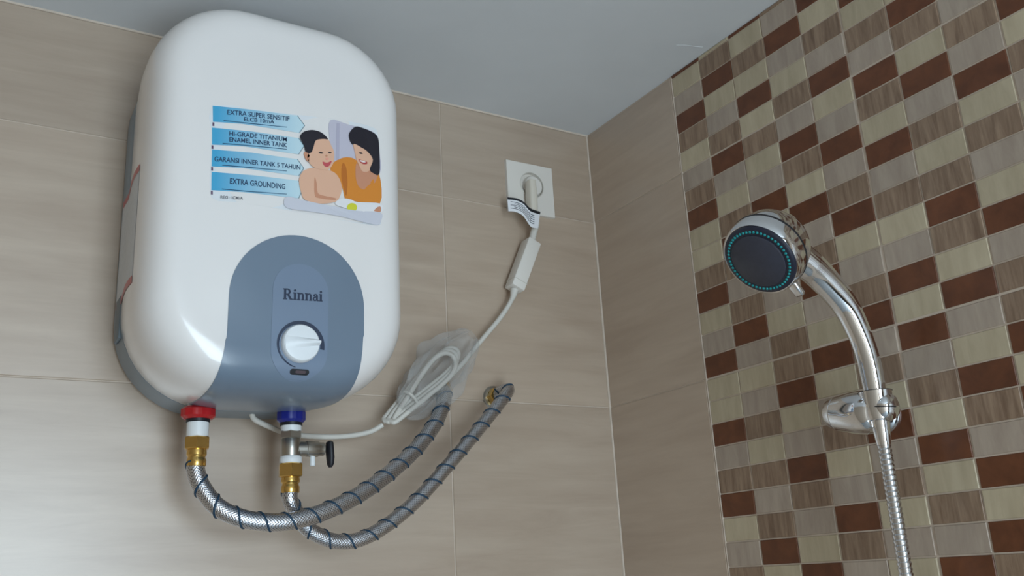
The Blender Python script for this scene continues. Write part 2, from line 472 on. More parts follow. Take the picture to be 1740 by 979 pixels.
# dial plate (stadium), arc, indicator
kc = hat(509, 585, .0012); KX, KZ = kc.x, kc.z
zt_, zb_ = hat(507, 449).z, hat(507, 650).z; rw = .0300
drows = []
for k in range(41):
    z = zb_+(zt_-zb_)*(1-math.cos(PI*k/40))/2
    dz = (zb_+rw-z) if z < zb_+rw else ((z-zt_+rw) if z > zt_-rw else 0)
    hw = math.sqrt(max(rw*rw-dz*dz, 1e-8))
    drows.append([(KX+hw*(-1+2*j/16), -hsurf(KX+hw*(-1+2*j/16), z), z) for j in range(17)])
v, f = grid_solid(drows, .0004, .0016)
mesh_obj('dial_plate', v, f, MT['plate'], panel, smooth=30)
arc_o, arc_i = [], []
for k in range(61):
    a = math.radians(-8+268*k/60); w = .0040*(1-k/60)**.7+.0007; ro = .0262-.0022*(k/60)
    arc_o.append((KX+.0006+ro*math.cos(a), KZ-.0008+ro*math.sin(a))); arc_i.append((KX+.0006+(ro-w)*math.cos(a), KZ-.0008+(ro-w)*math.sin(a)))
flat_poly('temperature_arc', arc_o+arc_i[::-1], MT['navy'], panel, .0019, .0003)
i0 = hat(508, 633)
def stadium(cx, cz, w, h): return [(cx+w-h+h*math.cos(a), cz+h*math.sin(a)) for a in [-PI/2+PI*k/8 for k in range(9)]]+[(cx-w+h+h*math.cos(a), cz+h*math.sin(a)) for a in [PI/2+PI*k/8 for k in range(9)]]
flat_poly('indicator_window', stadium(i0.x, i0.z, .0102, .0028), MT['dark'], panel, .0020, .0005)
flat_poly('indicator_lamp', stadium(i0.x+.001, i0.z, .0055, .0014), mat('dull_lamp', srgb(84,72,78), .3), panel, .0022, .0002)
# knob with its wedge grip
KY = -hsurf(KX, KZ)-.0012
KR = .0200
knob = MB().lathe([(KR, 0), (KR, .003), (KR-.0005, .0065), (KR-.0016, .0080), (KR-.005, .0087), (0, .009)], (KX, KY, KZ), (0,-1,0), 48).build('thermostat_knob', MT['knob'], heater, smooth=40)
mb = MB(); L0, L1 = -KR*.86, KR*.93
gp = [[(L0, .0062*math.sin(PI*.5)), (L0, -.0062)], [(L1, .0022), (L1, -.0022)]]
rs = []
for x, hw, hh in ((L0, .0075, .0002), (L0*.55, .0068, .0016), (0, .0056, .0034), (L1*.6, .0042, .0046), (L1, .0030, .0046)):
    rs.append([(KX+x, KY-.0084, KZ+.06*x+hw), (KX+x, KY-.0088-hh, KZ+.06*x+hw*.35), (KX+x, KY-.0088-hh, KZ+.06*x-hw*.35), (KX+x, KY-.0084, KZ+.06*x-hw), (KX+x, KY-.006, KZ+.06*x)])
mb.rings(rs).build('grip', MT['knob'], knob, smooth=50)
# brand lettering in a bold serif
def letters():
    P = []
    def rect(x0, y0, x1, y1): P.append([(x0,y0),(x1,y0),(x1,y1),(x0,y1)])
    def ringarc(cx, cy, ro, ri, a0, a1, sx=1, n=10):
        o_ = [(cx+sx*ro*math.cos(math.radians(a0+(a1-a0)*k/n)), cy+ro*math.sin(math.radians(a0+(a1-a0)*k/n))) for k in range(n+1)]
        i_ = [(cx+sx*ri[0]*math.cos(math.radians(a0+(a1-a0)*k/n)), cy+ri[1]*math.sin(math.radians(a0+(a1-a0)*k/n))) for k in range(n, -1, -1)]
        for k in range(n): P.append([o_[k], o_[k+1], i_[n-k-1], i_[n-k]])
    # R
    rect(.08,0,.28,1); rect(0,0,.38,.09); rect(0,.91,.4,1)
    rect(.28,.91,.45,1); rect(.28,.44,.45,.53); ringarc(.42,.72,.28,(.09,.19),-90,90)
    P.append([(.36,.46),(.56,.46),(.80,.09),(.80,0),(.62,0)]); rect(.62,0,.9,.09)
    def i(x): rect(x+.07,0,x+.26,.68); rect(x,0,x+.33,.08); rect(x-.01,.60,x+.2,.68); P.append([(x+.165+.11*math.cos(PI*k/5), .88+.11*math.sin(PI*k/5)) for k in range(10)]); return x+.36
    def n(x):
        rect(x+.07,0,x+.25,.68); rect(x,0,x+.31,.08); rect(x-.01,.60,x+.2,.68)
        rect(x+.46,0,x+.64,.48); rect(x+.40,0,x+.70,.08)
        ringarc(x+.40,.44,.24,(.06,.15),0,150); return x+.74
    def a(x):
        rect(x+.32,0.04,x+.50,.46); rect(x+.42,0,x+.6,.08)
        ringarc(x+.27,.44,.23,(.06,.14),0,165)
        P.append([(x+.13+.08*math.cos(PI*k/5), .52+.08*math.sin(PI*k/5)) for k in range(10)])
        ringarc(x+.22,.20,.21,(.07,.11),60,330); rect(x+.18,.33,x+.36,.42); return x+.62
    x = i(.93); x = n(x); x = n(x); x = a(x); x = i(x)
    return P, x-.03
LP, LW = letters()
l0, l1 = hat(480, 509), hat(547, 513); ls = (l1.x-l0.x)/LW; lz = (l0.z+l1.z)/2-.0002
mb = MB()
for poly in LP:
    pts = [(l0.x+q[0]*ls, lz+q[1]*ls*1.02+.045*(q[0]-LW/2)*ls) for q in poly]; n = len(pts)
    mb.add([(x, -hsurf(x, z)-.0021, z) for x, z in pts]+[(x, -hsurf(x, z)-.0012, z) for x, z in pts], [tuple(range(n))]+[(j, (j+1) % n, n+(j+1) % n, n+j) for j in range(n)])
mb.build('brand_lettering', MT['navy'], panel)

# product sticker with its print
def col_mat(name, rgb, rough=.45): return mat(name, srgb(*rgb), rough)
S3 = lambda pts: pix(pts, 350, 170, 310/1380)
S5 = lambda pts: pix(pts, 500, 190, 160/783)
sticker = flat_poly('product_sticker', smoothloop(S3([(48,40),(400,75),(800,125),(1100,165),(1255,205),(1300,260),(1312,500),(1318,800),(1322,910),(1290,950),(1000,905),(600,830),(200,770),(38,735),(36,500),(42,250)]), 2), mat('sticker_white', srgb(224,227,231), .35), heater, .0002, .0002)
gm = bpy.data.materials.new('banner_blue'); gm.use_nodes = True
gn = gm.node_tree; gb = gn.nodes['Principled BSDF']; gb.inputs['Roughness'].default_value = .4
tc = gn.nodes.new('ShaderNodeTexCoord'); sp = gn.nodes.new('ShaderNodeSeparateXYZ'); rp = gn.nodes.new('ShaderNodeValToRGB')
gn.links.new(tc.outputs['Generated'], sp.inputs[0]); gn.links.new(sp.outputs[0], rp.inputs[0]); gn.links.new(rp.outputs[0], gb.inputs['Base Color'])
e = rp.color_ramp.elements; e[0].color = srgb(66,164,208); e[0].position = .05; e[1].color = srgb(196,222,232); e[1].position = .95
banners = [[(50,45),(300,70),(690,120),(745,195),(705,250),(480,213),(280,182),(52,165)],
           [(45,210),(350,240),(700,290),(740,350),(700,412),(480,380),(280,350),(45,338)],
           [(45,375),(350,400),(690,450),(738,518),(700,575),(480,545),(280,515),(42,503)],
           [(42,545),(350,570),(700,612),(728,680),(700,745),(480,720),(280,697),(40,683)]]
edge = col_mat('banner_edge', (120,140,150))
shadow_ink = col_mat('dark_teal_ink', (34,84,116)); plum = col_mat('plum_ink', (96,70,100))
for bnn in banners:
    cx = sum(p[0] for p in bnn)/8; cy = sum(p[1] for p in bnn)/8
    bo = flat_poly('banner', S3(bnn), gm, sticker, .0006, .0002)
    P = [S3([bnn[k]])[0] for k in (2, 3, 4)]
    line = []
    for (x0, z0), (x1, z1) in ((P[0], P[1]), (P[1], P[2])):
        d = Vector((x1-x0, z1-z0)); q = Vector((-d.y, d.x)).normalized()*.0004
        flat_poly('banner_outline', [(x0+q.x, z0+q.y), (x1+q.x, z1+q.y), (x1-q.x, z1-q.y), (x0-q.x, z0-q.y)], edge, sticker, .0008, .0002)
    flat_poly('banner_rule', S3([(bnn[7][0]+80, bnn[7][1]-5), (bnn[6][0]+40, bnn[6][1]-1), (bnn[5][0]+130, bnn[5][1]-4), (bnn[5][0]+130, bnn[5][1]-8), (bnn[6][0]+40, bnn[6][1]-7), (bnn[7][0]+80, bnn[7][1]-11)]), shadow_ink, sticker, .0008, .0002)
    flat_poly('corner_mark', S3([(bnn[7][0]-4, bnn[7][1]+6), (bnn[7][0]+10, bnn[7][1]+8), (bnn[7][0]+10, bnn[7][1]+34), (bnn[7][0]-4, bnn[7][1]+32)]), plum, sticker, .0008, .0002)
def text_line(s, p0, p1, m, hpx, name='lettering'):
    cu = bpy.data.curves.new('t', 'FONT'); cu.body = s; cu.size = 1; cu.resolution_u = 3; cu.offset = .012; cu.fill_mode = 'FRONT'
    ob = bpy.data.objects.new('t', cu); COL.objects.link(ob)
    dg = bpy.context.evaluated_depsgraph_get(); me = bpy.data.meshes.new_from_object(ob.evaluated_get(dg))
    bpy.data.objects.remove(ob); bpy.data.curves.remove(cu)
    a, b = S3([p0])[0], S3([p1])[0]
    xs_ = [v.co.x for v in me.vertices]; x0, x1 = min(xs_), max(xs_); k = (b[0]-a[0])/(x1-x0)
    c0 = S3([((p0[0]+p1[0])/2, (p0[1]+p1[1])/2-hpx/2)])[0][1]; c1 = S3([((p0[0]+p1[0])/2, (p0[1]+p1[1])/2+hpx/2)])[0][1]
    kz = (c0-c1)/.72
    zc = (c0+c1)/2 - .36*kz
    tilt = (b[1]-a[1])/(b[0]-a[0])
    V = []
    for v_ in me.vertices:
        x = a[0]+(v_.co.x-x0)*k; z = zc+v_.co.y*kz+tilt*(x-(a[0]+b[0])/2); V.append((x, -hsurf(x, z)-.0010, z))
    F = [tuple(p.vertices) for p in me.polygons]
    bpy.data.meshes.remove(me)
    return mesh_obj(name, V, F, m, sticker)
ink = col_mat('navy_text_ink', (30,58,92)); grey_ink = col_mat('grey_text_ink', (96,98,104))
text_line('EXTRA SUPER SENSITIF', (160,90), (630,142), ink, 36)
text_line('ELCB 10mA', (285,145), (515,166), ink, 30)
text_line('Hi-GRADE TITANIUM', (175,252), (610,298), ink, 34)
text_line('ENAMEL INNER TANK', (175,297), (612,342), ink, 34)
text_line('GARANSI INNER TANK 5 TAHUN', (62,442), (712,508), ink, 36)
text_line('EXTRA GROUNDING', (180,612), (598,655), ink, 42)
text_line('REG : ICM/A', (108,735), (278,744), grey_ink, 22)
skin = col_mat('print_skin', (226,178,150)); skin2 = col_mat('print_skin_deep', (202,142,112)); hair = col_mat('print_black_hair', (26,22,34)); orange = col_mat('print_orange', (218,136,48))
L5 = lambda nm, pts, m, k, sm=True: flat_poly(nm, (lambda q: smoothloop(q, 4) if sm else q)(S5(pts)), m, sticker, .0004+.0002*k, .0002)
L5('printed_curtain', [(300,72),(450,108),(620,152),(685,205),(702,300),(706,520),(500,500),(330,430),(292,230)], col_mat('print_lavender', (196,192,206)), 1)
L5('printed_curtain_fold', [(352,95),(375,98),(372,400),(345,400)], col_mat('print_lavender_deep', (180,176,194)), 2, False)
L5('printed_blouse', [(300,490),(330,420),(430,380),(520,410),(560,520),(640,560),(705,525),(710,765),(500,745),(430,745),(400,640),(360,560)], orange, 2)
L5('printed_blouse_fold', [(400,430),(430,470),(440,600),(430,700),(410,640),(390,540)], col_mat('print_orange_deep', (188,108,36)), 3)
L5('printed_neck', [(515,430),(560,480),(640,480),(695,510),(664,600),(620,642),(570,648),(530,620),(508,540)], skin2, 3)
L5('printed_hair', [(505,128),(570,140),(650,175),(690,215),(703,300),(705,515),(650,512),(625,480),(650,400),(600,330),(540,295),(480,275),(455,230),(455,180)], hair, 5)
L5('printed_face', [(488,272),(540,285),(600,328),(648,395),(640,470),(600,503),(560,498),(535,450),(512,400),(500,340)], skin, 4)
L5('printed_face', [(488,274),(535,290),(590,335),(628,395),(625,470),(595,500),(560,495),(535,450),(515,400),(502,340)], skin, 6)
L5('printed_mouth', [(530,402),(560,408),(598,420),(600,438),(570,440),(545,425)], col_mat('print_red', (178,62,66)), 7)
L5('printed_teeth', [(538,408),(565,412),(590,422),(575,428),(550,420)], col_mat('print_teeth', (236,226,222)), 8)
L5('printed_body', [(100,482),(170,470),(270,488),(330,510),(370,560),(392,640),(370,720),(330,755),(200,768),(90,738),(58,690),(35,580),(60,510)], skin, 6)
L5('printed_arm_shade', [(165,550),(182,600),(192,680),(250,705),(335,722),(330,738),(200,722),(165,690)], skin2, 7)
L5('printed_ear', [(75,345),(108,345),(125,385),(112,420),(88,395)], skin2, 8)
L5('printed_face', [(150,240),(230,225),(278,238),(302,285),(326,340),(326,405),(308,455),(268,490),(200,480),(150,462),(115,420),(105,370),(130,335)], skin, 8)
L5('printed_hair', [(45,205),(80,170),(150,158),(222,180),(275,232),(230,232),(175,245),(155,300),(135,345),(92,340),(78,290),(52,240)], hair, 9)
for q in ([(198,346),(216,340),(238,350),(218,354)], [(274,346),(290,340),(306,346),(290,351)]): L5('printed_eye', q, hair, 9)
L5('printed_mouth', [(230,420),(265,430),(305,415),(290,450),(265,466),(240,450)], col_mat('print_pink', (196,84,90)), 9)
L5('printed_eye', [(532,345),(550,342),(566,352),(548,356)], hair, 7)
L5('printed_cheek', [(250,395),(268,388),(284,398),(268,408)], col_mat('print_blush', (232,160,140)), 9)
L5('printed_nose', [(252,372),(262,362),(272,374),(262,380)], skin2, 9)
L5('printed_bubbles', [(345,748),(400,725),(470,735),(520,755),(712,768),(712,845),(520,830),(400,800),(340,775)], col_mat('print_bubble_white', (232,230,232)), 7)
L5('printed_toy', [(475+42*math.cos(2*PI*k/10), 800+36*math.sin(2*PI*k/10)) for k in range(10)], col_mat('print_yellow', (214,212,60)), 8)
L5('printed_hand', [(648,822),(680,800),(712,795),(712,836),(680,836)], skin2, 8)
L5('printed_tub_rim', [(-70,712),(60,738),(200,768),(330,792),(520,828),(712,842),(716,915),(690,945),(600,930),(350,868),(150,838),(-70,800)], col_mat('print_tub', (206,206,216)), 8)

# side label with two red end stripes, wrapped over cover side and shell
def sideX(z, t): 
    A, B, T, r, y = hparam(t); zc = (B+T)/2; q = abs(z-zc)-((T-B)/2-r)
    return (HX-A if q <= 0 else HX-(A-r)-math.sqrt(max(r*r-q*q, 0))), -y
def side_patch(name, za, zb, m, parent, off, slope=0.0):
    prof = [('s', .022), ('s', .04), ('s', HS-.003)]+[('c', t) for t in (.0008, .003, .008, .018, .035, .06, .1)]
    rows_ = []
    for k, (w, q) in enumerate(prof):
        row = []
        for i in range(13):
            z = za+(zb-za)*i/12+slope*k
            if w == 's': x, y = sideX(z, 0)[0], -q
            else: x, y = sideX(z, q)
            row.append((x-off, y-.2*off, z))
        rows_.append(row)
    n = len(rows_[0]); f = [(i*n+j, i*n+j+1, (i+1)*n+j+1, (i+1)*n+j) for i in range(len(rows_)-1) for j in range(n-1)]
    return mesh_obj(name, [p for r in rows_ for p in r], f, m, parent, smooth=60)
zl1, zl0 = atx(238, 252, -.722).z, atx(231, 428, -.722).z
lab = side_patch('side_label', zl0, zl1, mat('label_pale_grey', srgb(205,208,212), .5, noise=.06, scale=220), heater, .0003, -.0008)
side_patch('red_stripe', zl1-.001, zl1+.007, MT['red'], lab, .0005, -.0008)
side_patch('red_stripe', zl0-.007, zl0+.001, MT['red'], lab, .0005, -.0008)
# recessed hand grip on the shell
bevel_box(MB(), (sideX(Z0+.205, 0)[0]+.0012, -.04, Z0+.212), (.004, .030, .05), XYZ, .001).build('hand_grip', mat('darker_grey_plastic', srgb(98,110,118), .45), heater, smooth=40)

# water connections under the heater
HPX, HPY = at(337, 705, -.09).x, -.09
CPX, CPY = at(495, 708, -.09).x, -.09
def zat(px, py): return at(px, py, -.09).z
def hexnut(mb, x, y, z0, z1, r, rot=0.0):
    mk = lambda rr, z: [(x+rr*math.cos(PI/3*k+rot), y+rr*math.sin(PI/3*k+rot), z) for k in range(6)]
    return mb.rings([mk(r*.9, z0), mk(r, z0+.001), mk(r, z1-.001), mk(r*.9, z1)])
for nm, px, X, ring, rc, zt, zb, sl in (('hot_water_outlet', 337, HPX, 'red', .0178, zat(337, 692), zat(337, 713), zat(337, 744)), ('cold_water_inlet', 495, CPX, 'blue', .0158, zat(495, 697), zat(495, 719), zat(495, 735))):
    pipe = MB().lathe([(.0112, -.03), (.0112, zt-sl)], (X, HPY, sl), (0,0,1), 24).build(nm, MT['ptfe'], heater, smooth=40)
    bpy.data.objects.remove(pipe)
    pipe = MB().lathe([(.0108, 0), (.0115, .002), (.0115, HB+.02-sl)], (X, HPY, sl), (0,0,1), 24).build(nm, MT['ptfe'], heater, smooth=40)
    mb = MB(); seg = 40; prof = [(rc*.8, 0), (rc, .003), (rc, zt-zb-.003), (rc*.82, zt-zb)]
    rs = [[(X+r*(1+.035*math.cos(12*2*PI*j/seg))*math.cos(2*PI*j/seg), HPY+r*(1+.035*math.cos(12*2*PI*j/seg))*math.sin(2*PI*j/seg), zb+h) for j in range(seg)] for r, h in prof]
    mb.rings(rs).build(ring+'_ring', MT[ring], pipe, smooth=40)
    MB().lathe([(.0125, 0), (.0125, .004)], (X, HPY, zb-.0035), (0,0,1), 24).build('rubber_washer', MT['dark'], pipe, smooth=40)

# ------------------------------------------------------------------ flexible hoses
def hose(name, label, start_x, znut, zferr, zend, pts, rad, wallpt):
    t = thing(name, wallpt, label, 'hose', 'braided hoses of the water heater')
    mb = MB(); hexnut(mb, start_x, HPY, zferr, znut, .0142, .3); mb.build('brass_nut', MT['brass'], t)
    MB().lathe([(.0096, 0), (.0102, .001), (.0102, .007), (.0092, .0085), (.0092, .0105), (.0105, .012), (.0105, zferr-zend-.003), (.0098, zferr-zend+.001)], (start_x, HPY, zend), (0,0,1), 24).build('brass_ferrule', MT['brass'], t, smooth=35)
    path = catmull(pts, 10)
    MB().tube(path, rad, 20).build('steel_braid', MT['braid'], t, smooth=60)
    # coloured tracer thread wound round the braid
    n = len(path); T = [(path[min(i+1,n-1)]-path[max(i-1,0)]).normalized() for i in range(n)]
    u = T[0].orthogonal().normalized(); L = 0; fr = []
    for i in range(n):
        u = (u-T[i]*u.dot(T[i])).normalized(); fr.append((u.copy(), T[i].cross(u)))
    pitch = .0275; hel = []
    for i in range(n-1):
        d = (path[i+1]-path[i]).length; m = max(2, int(d/pitch*16))
        for k in range(m):
            s = k/m; a = 2*PI*(L+d*s)/pitch
            uu = fr[i][0].lerp(fr[i+1][0], s).normalized(); ww = fr[i][1].lerp(fr[i+1][1], s).normalized()
            hel.append(path[i].lerp(path[i+1], s)+(uu*math.cos(a)+ww*math.sin(a))*(rad+.0001))
        L += d
    MB().tube(hel, .0012, 6).build('tracer_thread', MT['thread'], t, smooth=60)
    return t, path
hot_out = at(752, 668, 0); hot_out.y = 0
hp = [(HPX, HPY, zat(337, 785)), (HPX, HPY, zat(337, 800)), at(343,828,-.092), at(373,864,-.098), at(425,884,-.105), at(490,886,-.107), at(560,866,-.102), at(630,828,-.090), at(700,770,-.072), at(738,722,-.058), at(752,690,-.044), at(756,672,-.034), at(752,664,-.018), at(748,664,-.004)]
h1, _ = hose('flexible_hose', 'braided steel hose hanging from the red-ringed outlet of the heater', HPX, zat(337, 743), zat(337, 764), zat(337, 793), hp, .0096, at(748, 664, 0))
cp = [(CPX, CPY, zat(495, 832)), (CPX, CPY, zat(495, 848)), at(502,868,-.086), at(524,899,-.080), at(572,920,-.077), at(628,910,-.076), at(700,858,-.070), at(770,781,-.062), at(830,709,-.052), at(856,676,-.046), at(864,663,-.036), at(855,664,-.022), at(843,672,-.010)]
h2, _ = hose('flexible_hose', 'braided steel hose below the blue-ringed inlet, ending at the brass wall outlet', CPX, zat(495, 788), zat(495, 811), zat(495, 838), cp, .0086, at(840, 674, 0))
# hose collar in the bend and the brass outlets in the wall
def outlet(px, py, label):
    o_ = at(px, py, 0); t = thing('wall_outlet', (o_.x, 0, o_.z), label, 'pipe fitting')
    MB().lathe([(.0165, 0), (.0165, .003), (.0150, .0045), (.0115, .0048), (.0115, .001)], (o_.x, .001, o_.z), (0,-1,0), 28).build('rim', MT['steel'], t, smooth=40)
    mb = MB(); mk = lambda r, y: [(o_.x+r*math.cos(PI/3*k), y, o_.z+r*math.sin(PI/3*k)) for k in range(6)]
    mb.rings([mk(.0122, .002), mk(.0128, -.002), mk(.0128, -.013), mk(.0118, -.015)]).build('brass_nut', MT['brass'], t)
    return t
outlet(838, 676, 'round brass water outlet in the wall at the end of the cold hose')
outlet(748, 664, 'water outlet in the wall behind the clear plastic bag')

# ------------------------------------------------------------------ safety valve on the cold inlet
sv = thing('safety_valve', (CPX, CPY, zat(495, 788)), 'small nickel safety valve with black lever below the blue ring', 'valve')
mb = MB(); hexnut(mb, CPX, CPY, zat(495, 746), zat(495, 733), .0128, .2); mb.build('hex_collar', MT['steel'], sv)
MB().lathe([(.0095, 0), (.0108, .002), (.0108, zat(495,744)-zat(495,780)-.002), (.0095, zat(495,744)-zat(495,780))], (CPX, CPY, zat(495, 780)), (0,0,1), 28).build('valve_body', MT['steel'], sv, smooth=40)
MB().lathe([(.0115, 0), (.0124, .0015), (.0124, .0065), (.0115, .008)], (CPX, CPY, zat(495, 788)), (0,0,1), 28).build('white_thread_sleeve', MT['ptfe'], sv, smooth=40)
az = zat(520, 763)
arm_end = at(549, 766, -.09)
ax = Vector((1, -.02, 0))
LA = arm_end.x-CPX
MB().lathe([(.0082, 0), (.0082, LA*.45), (.0090, LA*.47), (.0090, LA*.82), (.0078, LA*.86), (.0078, LA)], (CPX, CPY, az), ax, 24).build('side_arm', MT['steel'], sv, smooth=40)
MB().lathe([(.0028, 0), (.0032, .001), (.0032, .010), (.0028, .012)], (at(531,780,-.09).x, CPY, zat(531, 792)), (0,0,1), 14).build('drain_spout', MT['ptfe'], sv, smooth=40)
lev = MB(); lx = at(560, 775, -.09).x
rs = []
for dz, hw, ht in ((.0125, .002, .004), (.011, .0045, .0065), (.003, .0052, .0075), (-.006, .005, .0068), (-.014, .0042, .0055), (-.0175, .002, .003)):
    rs.append([(lx+hw*.9*math.cos(a)+(.001 if dz < 0 else 0), CPY+ht*math.sin(a), az-.003+dz) for a in [2*PI*k/14 for k in range(14)]])
lev.rings(rs).build('black_lever', MT['dark'], sv, smooth=50)

# ------------------------------------------------------------------ wall socket
p0 = at(860, 272, -.006); p1 = at(937.5, 287.5, -.006); p2 = at(944, 372, -.006)
SW = p1.x-p0.x; SCX = (p0.x+p1.x)/2; SCZ = p1.z-SW/2+.001
soc = thing('wall_socket', (SCX, 0, SCZ), 'square white power socket on the beige wall near the corner', 'power socket')
mb = MB(); segn = 40; WR = .0205; wx, wz = SCX+.002, SCZ+.006
# plate with a round well: square ring to round hole
sq = []
for j in range(segn):
    a = 2*PI*j/segn; c_, s_ = math.cos(a), math.sin(a); k = (SW/2)/max(abs(c_), abs(s_)); sq.append((c_*k, s_*k))
def sqr(k, y): return [(SCX+(x*k), y, SCZ+z*k) for x, z in sq]
def circ(r, y): return [(wx+r*math.cos(2*PI*j/segn), y, wz+r*math.sin(2*PI*j/segn)) for j in range(segn)]
mb.rings([sqr(1, .0), sqr(1, -.0055), sqr(.985, -.0065), circ(WR, -.0065), circ(WR-.0004, -.0008), circ(.001, -.0006)], cap0=False, cap1=True)
mb.build('plate', MT['socket'], soc, smooth=30)
MB().lathe([(WR+.0012, 0), (WR+.0012, .0008), (WR, .0012), (WR-.0002, 0)], (wx, -.0062, wz), (0,-1,0), 40, ring=True).build('well_rim', MT['well'], soc, smooth=40)

# ------------------------------------------------------------------ power cord: plug, tag, breaker, coil
pc = thing('power_cord', at(885, 470, 0), 'white power cord with plug and inline breaker box, coiled beside the heater', 'power cord')
plug = MB(); px0, px1 = wx-.001, wx+.017
rs = []
for y, r in ((-.0010, .0165), (-.0050, .0165), (-.0072, .0150)):
    rs.append([(wx+.0032+r*math.cos(a), y, wz+r*math.sin(a)) for a in [2*PI*k/30 for k in range(30)]])
plug.rings(rs)
plug.build('plug', MT['socket'], pc, smooth=40)
mb = MB()
gp0 = at(905, 303, -.026); gp1 = at(909, 372, -.026)
rs = []
for s, hw, hd in ((0, .002, .003), (.04, .0062, .0085), (.4, .0072, .0095), (.75, .0066, .0085), (.97, .0052, .0060), (1, .0040, .0045)):
    c_ = gp0.lerp(gp1, s); c_.y = -.020
    rs.append([(c_.x+hw*math.copysign(abs(math.cos(a))**.6, math.cos(a)), c_.y+hd*math.copysign(abs(math.sin(a))**.6, math.sin(a)), c_.z) for a in [2*PI*k/20 for k in range(20)]])
mb.rings(rs).build('plug_grip', mat('cream_plug_plastic', srgb(218,210,196), .4), pc, smooth=50)
MB().tube(catmull([at(909,366,-.022), at(911,380,-.022), at(907,395,-.021), at(903,412,-.02)], 8), .0052, 14).build('upper_cord', MT['cord'], pc, smooth=60)
bx0, bx1 = at(903, 412, -.02), at(874, 492, -.02)
bd = (bx1-bx0).normalized(); bw = Vector((0,1,0)); bs = bd.cross(bw).normalized()
mb = MB(); bevel_box(mb, (bx0+bx1)/2, ((bx1-bx0).length, .024, .0225), (bd, bw, bs), .0022)
br = mb.build('breaker_box', MT['socket'], pc, smooth=40)
bq = bx0.lerp(bx1, .86)
bevel_box(MB(), bq, (.0015, .0245, .023), (bd, bw, bs), .0004).build('lid_seam', MT['well'], br)
MB().tube(catmull([bx1, at(872, 503, -.02), at(868, 512, -.02)], 6), lambda i, L: .0062-.0026*min(1, L/.016), 14).build('strain_relief', MT['cord'], pc, smooth=60)
main = [bx1, at(868,512,-.02), at(850,540,-.019), at(825,570,-.02), at(800,600,-.024), at(782,622,-.03), at(740,662,-.034), at(700,695,-.034)]
ca, cb = at(655, 720, -.036), at(778, 592, -.03)
adir = cb-ca; lat = Vector((adir.z, 0, -adir.x)).normalized()
coil = []
for tturn in range(3):
    for k in range(24):
        th = 2*PI*k/24
        s = (1-math.cos(th))/2; w = (.0045+.0165*s*s)*math.sin(th)*(1+.14*tturn)+(.0040*(tturn-1))*(1-s)
        coil.append(ca+adir*(s*(.98-.07*tturn)+.015*tturn)+lat*w+Vector((0, -.005*tturn-.004*math.sin(th), 0)))
tail = [at(650,722,-.034), at(628,734,-.03), at(590,741,-.028), at(540,742,-.028), at(490,737,-.03), at(455,724,-.034), at(432,712,-.04), at(428,700,-.045)]
MB().tube(catmull(main, 8), .0034, 12).build('lead_cord', MT['cord'], pc, smooth=60)
MB().tube(catmull(coil, 4), .0033, 10).build('coiled_cord', MT['cord'], pc, smooth=60)
MB().tube(catmull(tail, 8), .0033, 12).build('tail_cord', MT['cord'], pc, smooth=60)
mid = ca.lerp(cb, .30)
MB().tube([mid+lat*.0125*math.cos(a)+Vector((0,1,0))*(.012*math.sin(a)-.005) for a in [2*PI*k/20 for k in range(21)]], .0022, 8).build('tie', MT['cord'], pc, smooth=60)
# warning tag on the cord
tp = [at(862, 336, -.030), at(878, 338, -.031), at(890, 344, -.034), at(901, 355, -.035), at(918, 361, -.033)]
tb = [at(864, 359, -.029), at(876, 360, -.030), at(889, 367, -.033), at(902, 385, -.035), at(914, 388, -.033)]
ta_, tb_ = catmull(tp, 5), catmull(tb, 5)
def sheet(name, a, b, s0, s1, m, parent, off):
    n = len(a); A_ = [a[i].lerp(b[i], s0)+Vector((0,-off,0)) for i in range(n)]; B_ = [a[i].lerp(b[i], s1)+Vector((0,-off,0)) for i in range(n)]
    back = [p+Vector((0,.0003,0)) for p in A_+B_]; v = A_+B_+back; f = []
    for i in range(n-1):
        f += [(i, i+1, n+i+1, n+i), (2*n+i, 3*n+i, 3*n+i+1, 2*n+i+1), (i, 2*n+i, 2*n+i+1, i+1), (n+i, n+i+1, 3*n+i+1, 3*n+i)]
    f += [(0, n, 3*n, 2*n), (n-1, 3*n-1, 4*n-1, 2*n-1)]
    return mesh_obj(name, v, f, m, parent, smooth=40)
tg = sheet('warning_tag', ta_, tb_, 0, 1, MT['paper'], pc, 0)
sheet('black_stripe', ta_, tb_, -.03, .13, MT['dark'], tg, .0004)
for k in range(5): sheet('printed_rule', [p for p in ta_[2+2*(k % 2):-3]], [p for p in tb_[2+2*(k % 2):-3]], .27+.12*k, .31+.12*k, grey_ink, tg, .0004)

# clear plastic bag round the coil
bagc = ca.lerp(cb, .55); an = adir.normalized(); R_ = []
rnd = random.Random(3)
seg, nr = 40, 30
ph = [(rnd.uniform(0, 6.28), rnd.uniform(.6, 1.4)) for _ in range(8)]
for i in range(nr+1):
    s = i/nr; env = math.sin(PI*min(1, max(0, s*.94+.03)))**.55
    row = []
    for j in range(seg):
        a = 2*PI*j/seg
        cr = 1+.16*math.sin(5*a+ph[0][0]+4*s)+.12*math.sin(9*a+ph[1][0]-7*s)+.10*math.sin(13*s+ph[2][0]+3*a)+.06*math.sin(21*s+ph[3][0]+11*a)
        row.append(ca+adir*(.16+1.02*s)+lat*(.034*env*cr*math.cos(a)+.006*(1-s))+Vector((0,1,0))*(min(.024*env*cr*math.sin(a)-.006, .026)))
    R_.append(row)
bag = MB().rings(R_, cap0=False, cap1=False).build('plastic_bag', MT['film'], None, base=tuple(bagc), smooth=50)
tag(bag, 'crumpled clear plastic bag around the coiled white cord', 'plastic bag')

